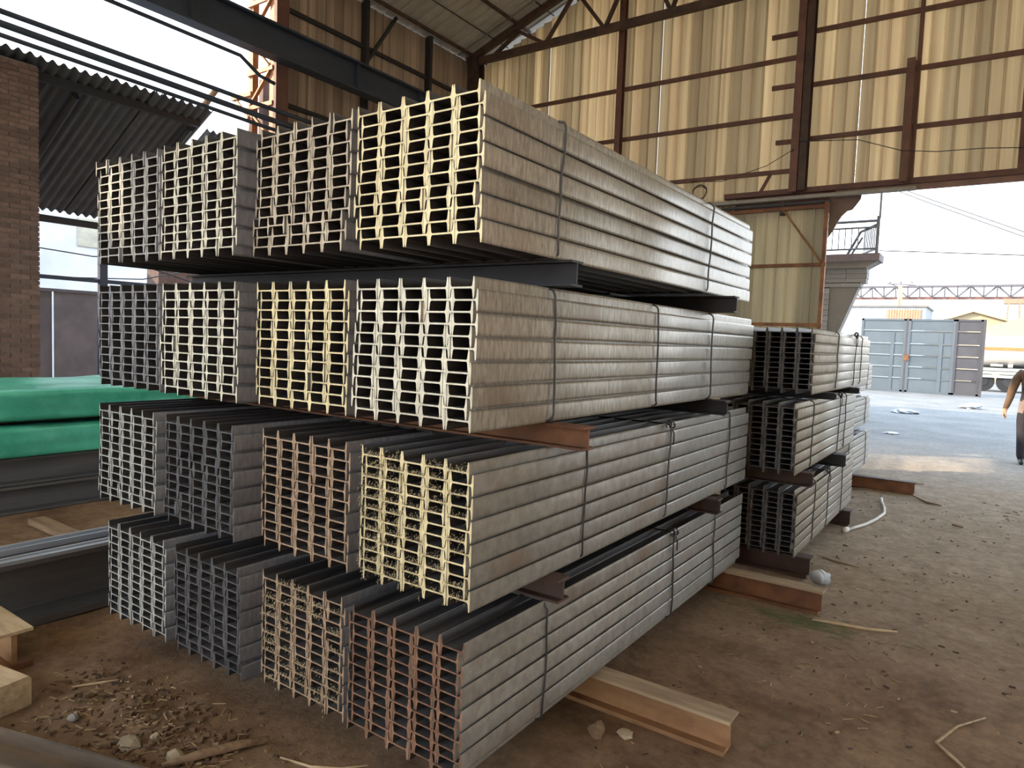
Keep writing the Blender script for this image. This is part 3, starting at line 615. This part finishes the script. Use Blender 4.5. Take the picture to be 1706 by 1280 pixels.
tag(MB().tube([(-.93, 8.72, .02), (-.90, 8.5, .02), (-.84, 8.2, .02), (-.81, 7.92, .018), (-.84, 7.6, .018), (-.89, 7.3, .018), (-.95, 7.1, .018), (-1.0, 6.92, .018)], .014, 8).tube([(-1.0, 6.95, .02), (-1.02, 6.88, .02)], .024, 8).build('rope', mat('white_rope', (.8, .8, .78), .7), smooth=True), 'white rope lying curved on the aisle floor', 'rope')
def crumple(name, label, x, y, r, seed, m, h=.4, cat='plastic bag'):
    bm = bmesh.new(); bmesh.ops.create_icosphere(bm, subdivisions=3, radius=1.0)
    for v in bm.verts:
        d = 1+.5*noise.noise(v.co*2.2+Vector((seed, 1, 2)))+.25*noise.noise(v.co*5+Vector((seed, 4, 2))); v.co = Vector((v.co.x*r*1.2, v.co.y*r, max(v.co.z, -.4)*r*h))*d
    me = bpy.data.meshes.new(name); bm.to_mesh(me); bm.free(); me.materials.append(m)
    return tag(put(name, me, None, (x, y, r*h*.4)), label, cat)
M_plas = mat('white_plastic', (.52, .55, .58), .45, 0, scale=(9, 9, 9), col2=(.40, .44, .48))
crumple('plastic_bag', 'crumpled white plastic bag on the yard in front of the gate', -1.95, 22.3, .27, 1, M_plas, .28)
crumple('plastic_bag', 'bluish plastic bag on the yard, nearer to the walking person', -.48, 26.6, .26, 5, M_plas, .4)
crumple('paper_scrap', 'small white scrap near the farthest stack', -1.63, 16.2, .12, 3, M_plas, .2, 'litter')
pb = thing('plastic_bottle', 'crumpled white bottle on the dirt next to middle stack', 'bottle', (-.90, 5.13, .055))
mb = MB(); prof = [(0, .012), (.004, .046), (.02, .05), (.032, .05), (.037, .041), (.042, .05), (.06, .051), (.066, .042), (.072, .051), (.09, .05), (.096, .043), (.102, .05), (.12, .047), (.135, .03), (.145, .018)]
mb.tube([(-.02+p*.35, p*.9, .012*math.sin(p*40)) for p, r in prof], [r for p, r in prof], 14).build('body', M_plas, pb, smooth=True)
MB().tube([(.032, .135, 0), (.04, .158, 0)], .018, 10).build('cap', M_plas, pb)
# loose chips, straw and clods: nobody could count them
mb = MB(); rr = random.Random(21); mb2 = MB()
def chip(x, y, L, w, h, a, m=0):
    z = fnoise(x, y); c, s_ = math.cos(a), math.sin(a); t = rr.uniform(-.3, .3)
    P = []
    for (u, v, q) in ((-L, -w, 0), (L, -w*.6, 0), (L, w*.7, 0), (-L, w, 0), (-L*.9, -w*.6, h), (L*.9, -w*.4, h), (L*.8, w*.5, h), (-L*.9, w*.7, h)):
        P.append((x+u*c-v*s_, y+u*s_+v*c, z+q+u*t*.25))
    mb.add(P, [(0, 3, 2, 1), (4, 5, 6, 7), (0, 1, 5, 4), (1, 2, 6, 5), (2, 3, 7, 6), (3, 0, 4, 7)], m)
for q in range(620):
    x = rr.gauss(-2.75, .34); y = rr.gauss(1.42, .13)
    k = rr.random()
    if k < .5: chip(x, y, rr.uniform(.004, .012), rr.uniform(.003, .009), rr.uniform(.003, .01), rr.uniform(0, 6.3), rr.choice((0, 0, 1, 2)))
    else: chip(x, y, rr.uniform(.012, .032), rr.uniform(.0012, .004), .003, rr.gauss(.9, .7), rr.choice((0, 1, 1, 2)))
for q in range(260):
    x = rr.gauss(-2.7, .32); y = rr.gauss(1.40, .13); L = rr.uniform(.006, .018); chip(x, y, L, L*rr.uniform(.5, .9), L*rr.uniform(.5, 1), rr.uniform(0, 6.3), 0)
for q in range(520):
    y = rr.uniform(1.6, 9.5); x = rr.uniform(-1.25 if y > 1.75 else -2.2, .6+y*.12)
    chip(x, y, rr.uniform(.004, .013)*(1+y*.1), rr.uniform(.0015, .007), rr.uniform(.002, .008), rr.uniform(0, 6.3), rr.choice((0, 0, 1, 2, 2)))
for q in range(150):
    x = rr.gauss(-.85, .16); y = rr.gauss(4.42, .06); chip(x, y, rr.uniform(.03, .08), .0016, .003, rr.gauss(.25, .35), 3)
for q in range(90):
    x = rr.uniform(-1.2, -.2); y = rr.uniform(2.9, 4.4); chip(x, y, rr.uniform(.01, .03), .0015, .003, rr.uniform(0, 6.3), rr.choice((1, 3)))
o = mb.build('dirt_chips', [mat('chip_brown', (.20, .125, .07), .9), mat('chip_tan', (.46, .34, .19), .85), mat('chip_dark', (.075, .05, .035), .9), mat('dry_grass', (.16, .17, .075), .85)])
tag(o, 'wood chips, straw and clods scattered over the dirt', 'debris', kind='stuff')
# ------------------------------------------------------------------ yard beyond the doorway
M_conc = mat('grey_concrete', (.29, .26, .235), .85, 0, scale=(2, 2, 2), col2=(.22, .20, .18), rnd=.08)
M_concl = mat('pale_concrete_block', (.36, .35, .34), .85, 0, scale=(3, 3, 3), col2=(.29, .28, .275), rnd=.1)
M_purp = mat('purple_grey_fascia', (.23, .18, .19), .8)
M_stain = mat('grey_rail', (.20, .205, .22), .5, .2)
bb = thing('concrete_building', 'grey concrete building with a railed balcony outside the doorway', 'building', (0, 16, 0))
MB().box((-7.5, .3, 0), (-4.1, 5, 3.5)).build('body_wall', M_concl, bb)
MB().box((-6.5, -.3, 3.53), (-2.02, .35, 3.68)).build('balcony_slab', M_purp, bb)
MB().prism([(-2.28, 3.40), (-2.06, 3.53), (-6.5, 3.53), (-6.5, 3.40)], 'y', -.2, .34).build('slab_soffit', M_conc, bb)
for k, (xr, z0) in enumerate(((-2.26, 3.30), (-2.26, 3.20), (-2.27, 3.10), (-2.36, 3.02))):
    x = xr; 
    while x > -4.2: MB().box((x-.388, -.05, z0), (x, .3, z0+.095)).build('block', M_concl, bb); x -= .395
MB().prism([(-2.40, 3.02), (-2.95, 3.02), (-2.95, 1.6), (-2.86, 1.75)], 'y', -.02, .28).build('stair_soffit', M_conc, bb)
for k in range(13): MB().box((-3.4, -.06, 1.5+k*.115), (-2.96, .3, 1.608+k*.115)).build('block', M_concl, bb)
rl = thing('balcony_railing', 'stainless balcony railing with thin upright bars on the concrete building', 'railing', (0, 15.78, 3.68))
MB().box((-2.12, -.03, 0), (-2.06, .03, .75)).build('corner_post', M_stain, rl)
MB().tube([(-2.07, 0, .7), (-2.07, 0, 1.3)], .022, 8).build('corner_pole', M_stain, rl)
for z in (.1, .53, .66): MB().tube([(-3.4, 0, z), (-2.08, 0, z)], .02 if z < .6 else .03, 6).build('rail', M_stain, rl)
for k in range(10): MB().tube([(-3.3+k*.122, 0, .1), (-3.3+k*.122, 0, .53)], .012, 5).build('bar', M_stain, rl)
for z in (.1, .58): MB().tube([(-2.08, 0, z), (-2.42, .5, z-.04)], .024, 6).build('side_rail', M_stain, rl)
for k in range(1, 9): MB().tube([(-2.08-k*.038, k*.056, .1), (-2.08-k*.038, k*.056, .56)], .012, 5).build('bar', M_stain, rl)
MB().tube([(-2.1, .05, .6), (-2.42, .1, .46), (-2.66, .15, 0)], .028, 6).build('hand_rail', M_stain, rl)
MB().tube([(-2.38, .12, .35), (-2.58, .15, 0)], .024, 6).build('hand_rail', M_stain, rl)
cnp = MB().prism([(-2.5, 4.40), (-2.5, 3.62), (-2.42, 3.75), (-2.36, 3.88), (-2.3, 3.98), (-2.22, 4.06), (-2.14, 4.08), (-2.08, 4.16), (-2.02, 4.25), (-2.0, 4.40)], 'y', 0, .03).build('torn_awning', mat('brown_torn_sheet', (.20, .14, .11), .8), None, loc=(0, 13.02, 0))
tag(cnp, 'torn brown awning sheet hanging beside the door leaf', 'awning')
# steel yard gate
M_gate = mat('blue_grey_gate', (.135, .165, .185), .5, .2, scale=(1.5, 1.5, 1.5), col2=(.115, .14, .16), rnd=.05)
M_gated = mat('dull_grey_gate', (.095, .092, .10), .6, .2, scale=(1.5, 1.5, 1.5), col2=(.075, .072, .08), rnd=.08)
gt = thing('yard_gate', 'large blue-grey double steel gate closing the yard', 'gate', (0, 34.5, 0))
ribs = [0.02, .62, 1.12, 1.62, 2.12, 2.68, 3.18]
for (xa, xb, m, nm) in ((-4.95, -3.2, M_gate, 'leaf'), (-3.1, -1.38, M_gate, 'leaf'), (-1.38, -.42, M_gated, 'leaf')):
    lf = MB().box((xa, -.03, .02), (xa+.09, .05, 3.2)).box((xb-.09, -.03, .02), (xb, .05, 3.2)).box((xa, -.03, 3.12), (xb, .05, 3.2)).box((xa, -.03, .02), (xb, .05, .1)).build('leaf_frame', m, gt)
    for a, b in zip(ribs[:-1], ribs[1:]):
        MB().box((xa+.05, .0, a+.03), (xb-.05, .02, b-.01)).build('panel', m, lf)
        MB().box((xa+.06, -.025, b-.03), (xb-.06, .02, b)).build('rib', M_gated if m is M_gated else M_gate, lf)
    if m is M_gate: MB().box((xb-.55, -.028, .1), (xb-.42, .0, 2.6)).build('stiffener', m, lf)
MB().box((-3.22, -.06, 1.4), (-3.02, -.02, 1.65)).bar((-3.14, -.06, 1.35), (-3.02, -.06, 1.7), .03, .03).build('latch', M_rust, gt)
MB().box((-3.19, -.04, 0), (-3.11, .02, 3.22)).build('centre_post', M_gated, gt)
MB().box((-.42, -.1, 0), (-.32, .1, 3.2)).build('end_post', M_gated, gt)
MB().box((-5.35, -.2, 0), (-5.0, .2, 2.4)).build('gate_pillar', M_conc, gt)
# tanker truck
tk = thing('tanker_truck', 'white tanker truck with an orange stripe behind the gate', 'truck', (-.7, 42, 0))
M_tank = mat('white_tank_paint', (.55, .53, .49), .35, 0, scale=(1, 1, 1), col2=(.46, .44, .41))
M_tyre = mat('tyre_rubber', (.03, .03, .032), .9)
prf = [(0, .35), (.08, .62), (.3, .78), (6.2, .78), (6.4, .62), (6.48, .35)]
MB().tube([(p, 0, 1.98) for p, r in prf], [r for p, r in prf], 28).build('tank', M_tank, tk, smooth=True)
MB().tube([(.2, 0, 1.98), (6.3, 0, 1.98)], .786, 28, caps=False).build('tank_skin', M_tank, tk, smooth=True) if False else None
vs_ = []; 
for k in range(5):
    a = math.radians(168+k*6); vs_ += [(.3, .784*math.cos(a)*1.0, 1.98+.784*math.sin(a)), (6.2, .784*math.cos(a), 1.98+.784*math.sin(a))]
MB().add([(x_, y_, z_+.12) for x_, y_, z_ in [(v[0], -abs(v[1])-.012, v[2]) for v in vs_]], [(2*k, 2*k+1, 2*k+3, 2*k+2) for k in range(1, 3)]).build('stripe', mat('orange_stripe', (.75, .24, .08), .5), tk)
MB().box((.1, -.6, .95), (6.6, .6, 1.2)).build('chassis', M_dark, tk)
for z in (.68, .85, 1.02): MB().box((-.1, -.98, z), (6.6, -.92, z+.14)).build('side_guard', mat('pale_green_guard', (.52, .55, .48), .5, .2), tk)
MB().box((1.3, -.8, 1.2), (1.5, -.4, 1.36)).build('valve_box', M_tank, tk); MB().tube([(.6, -.75, 1.28), (1.1, -.75, 1.28)], .07, 8).build('hose_tube', M_tank, tk)
for xw in (.35, 1.35, 2.4, 5.2):
    MB().tube([(xw, -.88, .48), (xw, -.56, .48)], .48, 20).build('wheel', M_tyre, tk); MB().tube([(xw, -.9, .48), (xw, -.87, .48)], .22, 12).build("hub", M_dark, tk)
    MB().tube([(xw, .56, .48), (xw, .88, .48)], .48, 20).build('wheel', M_tyre, tk)
MB().box((6.75, -1.1, .6), (8.6, 1.1, 2.7)).build('cab', M_tank, tk)
# far buildings
hs = thing('grey_house', 'far grey-blue building with an orange corrugated panel', 'building', (0, 55, 0))
MB().box((-10, 0, 0), (-4.0, 6, 4.95)).build('wall', mat('far_grey_wall', (.34, .37, .385), .85), hs)
MB().box((-10, -.1, 4.95), (-3.9, 6.1, 5.08)).build('parapet', M_conc, hs)
M_or = mat('orange_corrugated', (.52, .27, .16), .6, rnd=.06)
me_o = MB().box((0, -.06, 3.7), (.14, 0, 4.75)).mesh('rib_panel', M_or)
for k in range(13): put('rib_panel', me_o, hs, (-6.35+k*.16, 0, 0))
wh = thing('yellow_warehouse', 'far pale yellow warehouse with a low gable roof', 'building', (0, 62, 0))
M_yel = mat('pale_yellow_wall', (.50, .40, .26), .85, 0, scale=(.5, .5, .5), col2=(.42, .33, .22))
MB().prism([(-4.6, 0), (3.6, 0), (3.6, 3.4), (-1.45, 5.0), (-4.6, 3.8)], 'y', 0, 4).build('gable_wall', M_yel, wh)
MB().prism([(-4.9, 3.72), (-1.45, 5.0), (4.0, 3.3), (4.0, 3.4), (-1.45, 5.12), (-4.9, 3.84)], 'y', -.3, 4.3).build('roof', M_yel, wh)
MB().prism([(-2, 0), (9, 0), (9, 2.6), (1.6, 4.4), (-2, 3.2)], 'y', -6, -3).build('annex_wall', M_yel, wh)
# gantry crane
gc = thing('gantry_crane', 'long lattice gantry crane crossing the far yard', 'crane', (0, 70, 0))
M_gan = mat('gantry_grey', (.15, .14, .155), .6, .2); M_ganr = mat('gantry_rust', (.24, .13, .11), .7, .1)
MB().box((-14, -.12, 6.48), (14, .12, 6.72)).build('lower_chord', M_ganr, gc)
for yy in (-.7, .7): MB().box((-14, yy-.05, 7.55), (14, yy+.05, 7.66)).build('upper_chord', M_gan, gc)
x = -13.9; k = 0
while x < 13:
    for yy in (-.7,):
        MB().bar((x, yy*.3, 6.65), (x, yy, 7.58), .10, .10).build('upright', M_gan, gc)
        a, b = ((x, 7.58), (x+.92, 6.65)) if k % 2 else ((x, 6.65), (x+.92, 7.58))
        MB().bar((a[0], yy*.5, a[1]), (b[0], yy*.5, b[1]), .15, .15, up=(0, 1, 0)).build('diagonal', M_gan, gc)
    x += .92; k += 1
M_gany = mat('gantry_leg_tan', (.34, .25, .17), .7, .1)
for (x0, x1) in ((.55, 1.65),):
    for xx in (x0, x1):
        for yy in (-.5, .5): MB().bar((xx+(.18 if xx < 1 else -.18), yy, 6.45), (xx, yy*1.8, 0), .14, .14).build('leg', M_gany, gc)
    z = .3; k = 0
    while z < 6.2:
        MB().bar((x0+.02+z*.025, -.75+z*.04, z), (x1-.02-z*.025, -.75+z*.04, z), .07, .07).build('leg_batten', M_gany, gc)
        MB().bar((x0+.02, -.75+z*.04, z) if k % 2 else (x1-.02, -.75+z*.04, z), (x1-.05, -.75+z*.04, z+.85) if k % 2 else (x0+.05, -.75+z*.04, z+.85), .05, .05).build('leg_lacing', M_gany, gc)
        z += .88; k += 1
MB().box((.4, -.6, 6.1), (1.8, .6, 6.5)).build('end_carriage', M_gany, gc)
up_ = thing('utility_pole', 'pale utility pole with crossarm in front of the gantry', 'pole', (-6.75, 66, 0))
for sx in (-.2, .2): MB().tube([(sx*1.3, 0, 0), (sx*.3, 0, 7.3)], .1, 8).build('leg', M_yel, up_)
MB().bar((-1.0, 0, 7.55), (1.1, 0, 7.4), .12, .1).build('crossarm', M_gan, up_)
MB().bar((-1.0, 0, 7.6), (-.3, 0, 7.35), .08, .08).build('stay', M_gan, up_)
for xx in (-.8, 0, .8): MB().tube([(xx, 0, 7.5), (xx, 0, 7.75)], .06, 8).build('insulator', M_gan, up_)
M_cbl = mat('overhead_wire', (.16, .16, .17), .7)
for (pts, r, lab) in (([(-6.0, 30, 9.3), (-2.41, 30, 7.47), (.58, 30, 6.06), (4.0, 30, 4.5)], .022, 'upper of two thin overhead wires sloping down across the sky'),
                      ([(-6.0, 30, 9.15), (-2.41, 30, 7.33), (.58, 30, 5.90), (4.0, 30, 4.35)], .022, 'lower of two thin overhead wires sloping down across the sky'),
                      ([(-2.05, 15.85, 3.74), (.34, 15.9, 3.56), (3, 16, 3.4)], .011, 'level thin wire running right from the balcony')):
    tag(MB().tube(pts, r, 5).build('overhead_wire', M_cbl, smooth=True), lab, 'wire', 'overhead wires')
# wires drooping inside against the back wall
for (pts, lab) in (([(-3.0, 12.66, 5.24), (-2.06, 12.64, 5.14), (-1.43, 12.64, 4.89), (-.94, 12.64, 4.81), (-.32, 12.7, 4.8), (.16, 12.87, 4.79)], 'thin wire drooping across the back wall above the lintel'),
                   ([(-4.95, 12.9, 4.8), (-4.3, 12.7, 4.70), (-3.5, 12.64, 4.88), (-3.06, 12.66, 5.12)], 'thin wire rising from a coil to the wall column')):
    tag(MB().tube(pts, .007, 5).build('wall_wire', M_dark, smooth=True), lab, 'wire', 'wires on the back wall')
cpts = [(-4.75+.13*math.cos(t)*(1+.1*math.sin(3*t)), 12.78+.015*math.sin(t*2.3), 4.55+.13*math.sin(t)+.02*math.sin(t*1.7)) for t in [q*.3 for q in range(90)]]
tag(MB().tube(cpts, .006, 5).build('wire_coil', M_dark, smooth=True), 'tangled coil of thin wire hung on the lowest girt', 'wire coil')
# ------------------------------------------------------------------ walking person at the right edge
def person():
    me = bpy.data.meshes.new('person'); 
    V = []; Ed = []; Rd = []
    def v(p, r): V.append(p); Rd.append(r if isinstance(r, tuple) else (r, r)); return len(V)-1
    def chain(start, items):
        last = start
        for p, r in items:
            k = v(p, r)
            if last is not None: Ed.append((last, k))
            last = k
        return last
    # local axes: x to the viewer's right, -y towards the camera (walking towards it)
    pel = v((0, 0, .93), (.165, .12))
    ch = chain(pel, [((0, .0, 1.08), (.165, .12)), ((0, .0, 1.24), (.18, .125)), ((0, .01, 1.38), (.17, .11)), ((0, .01, 1.45), (.10, .085))])
    sp = ch
    nk = chain(ch, [((0, .0, 1.51), (.06, .06)), ((0, -.015, 1.56), (.062, .07)), ((0, -.02, 1.62), (.078, .098)), ((0, -.015, 1.69), (.08, .1)), ((0, -.01, 1.75), (.055, .07))])
    chest = 3
    def hand(w, d, side):
        pk = chain(w, [((w_[0]+d[0]*.05, w_[1]+d[1]*.05, w_[2]+d[2]*.05), (.036, .022)) for w_ in (V[w],)])
        b = V[pk]
        for f, (ox, ln, r) in enumerate(((-.03, .075, .0095), (-.01, .085, .0095), (.011, .08, .0095), (.03, .062, .0085))):
            chain(pk, [((b[0]+ox*.35, b[1]+ox, b[2]-.025), .011), ((b[0]+ox*.4+side*.004, b[1]+ox-.004, b[2]-.025-ln*.5), r), ((b[0]+ox*.3-side*.022, b[1]+ox-.014, b[2]-.02-ln), r*.85)])
        chain(pk, [((b[0]-side*.012, b[1]-.045, b[2]+.005), .012), ((b[0]-side*.018, b[1]-.066, b[2]-.035), .0105), ((b[0]-side*.022, b[1]-.07, b[2]-.062), .009)])
    # arm on the picture's left swings out from the body
    w1 = chain(chest, [((-.17, .01, 1.42), .082), ((-.225, .03, 1.34), .076), ((-.275, .05, 1.15), .066), ((-.30, .02, 1.02), .056), ((-.345, -.05, .88), .046), ((-.36, -.07, .84), .034)])
    hand(w1, (-.15, -.1, -.95), -1)
    w2 = chain(chest, [((.17, .01, 1.42), .082), ((.235, .02, 1.34), .072), ((.27, .06, 1.14), .06), ((.275, .05, 1.02), .05), ((.27, -.04, .88), .042), ((.265, -.07, .84), .034)])
    hand(w2, (0, -.1, -.95), 1)
    for sx, fy in ((-1, -.16), (1, .18)):
        chain(pel, [((sx*.095, 0, .86), (.105, .11)), ((sx*.11, fy*.35, .68), (.10, .105)), ((sx*.11, fy*.55, .50), (.085, .088)), ((sx*.11, fy*.8, .30), (.078, .08)), ((sx*.11, fy+.02, .12), (.07, .072)), ((sx*.105, fy+.02, .06), (.045, .05)), ((sx*.11, fy-.07, .038), (.045, .036)), ((sx*.115, fy-.15, .03), (.04, .028))])
    me.from_pydata(V, Ed, []); me.update()
    o = bpy.data.objects.new('person', me); COL.objects.link(o)
    md = o.modifiers.new('skin', 'SKIN'); md.use_smooth_shade = True
    for i, sv in enumerate(me.skin_vertices[0].data): sv.radius = Rd[i]; sv.use_root = (i == 0)
    sb_ = o.modifiers.new('sub', 'SUBSURF'); sb_.levels = 2; sb_.render_levels = 2
    dg = bpy.context.evaluated_depsgraph_get(); ev = o.evaluated_get(dg)
    m2 = bpy.data.meshes.new_from_object(ev); o.modifiers.clear(); o.data = m2; m2.name = 'person'
    m2.materials.clear()
    for m in (mat('skin', (.60, .36, .24), .6), mat('brown_jacket', (.17, .105, .065), .8, scale=(9, 9, 9)), mat('black_vest', (.028, .026, .032), .8), mat('mauve_hem', (.30, .24, .25), .85), mat('dark_trousers', (.035, .033, .048), .85), mat('black_shoes', (.03, .03, .032), .5), mat('black_hair', (.018, .015, .014), .6)): m2.materials.append(m)
    for p in m2.polygons:
        c = p.center; k = 1
        if c.z > 1.49: k = 6 if (c.z > 1.69 or (c.y > .035 and c.z > 1.56)) else 0
        elif c.z < .105: k = 5
        elif abs(c.x) > .2 and c.z < .85: k = 0
        elif c.z < .82: k = 4
        elif abs(c.x) < .21 and c.z < .99: k = 3
        elif abs(c.x) < .19 and c.z < 1.22: k = 2
        p.material_index = k; p.use_smooth = True
    # face
    fm = MB()
    for sx in (-1, 1): fm.tube([(sx*.032, -.098, 1.655), (sx*.032, -.112, 1.655)], [.012, .009], 8)
    fm.build('eye', MATS['black_hair'], o)
    MB().tube([(0, -.105, 1.665), (0, -.128, 1.628), (0, -.112, 1.618)], [.008, .014, .01], 6).build('nose', MATS['skin'], o)
    MB().tube([(-.024, -.103, 1.585), (0, -.112, 1.587), (.024, -.103, 1.585)], .006, 6).build('mouth', mat('lips', (.42, .2, .17), .6), o)
    for sx in (-1, 1): MB().tube([(sx*.078, .0, 1.67), (sx*.088, .01, 1.645), (sx*.08, .0, 1.615)], [.012, .016, .01], 6).build('ear', MATS['skin'], o)
    return o
man = person(); man.location = (.56, 13.62, -.004); man.rotation_euler.z = math.radians(4)
tag(man, 'person in a brown jacket and dark trousers walking at the right edge', 'person')
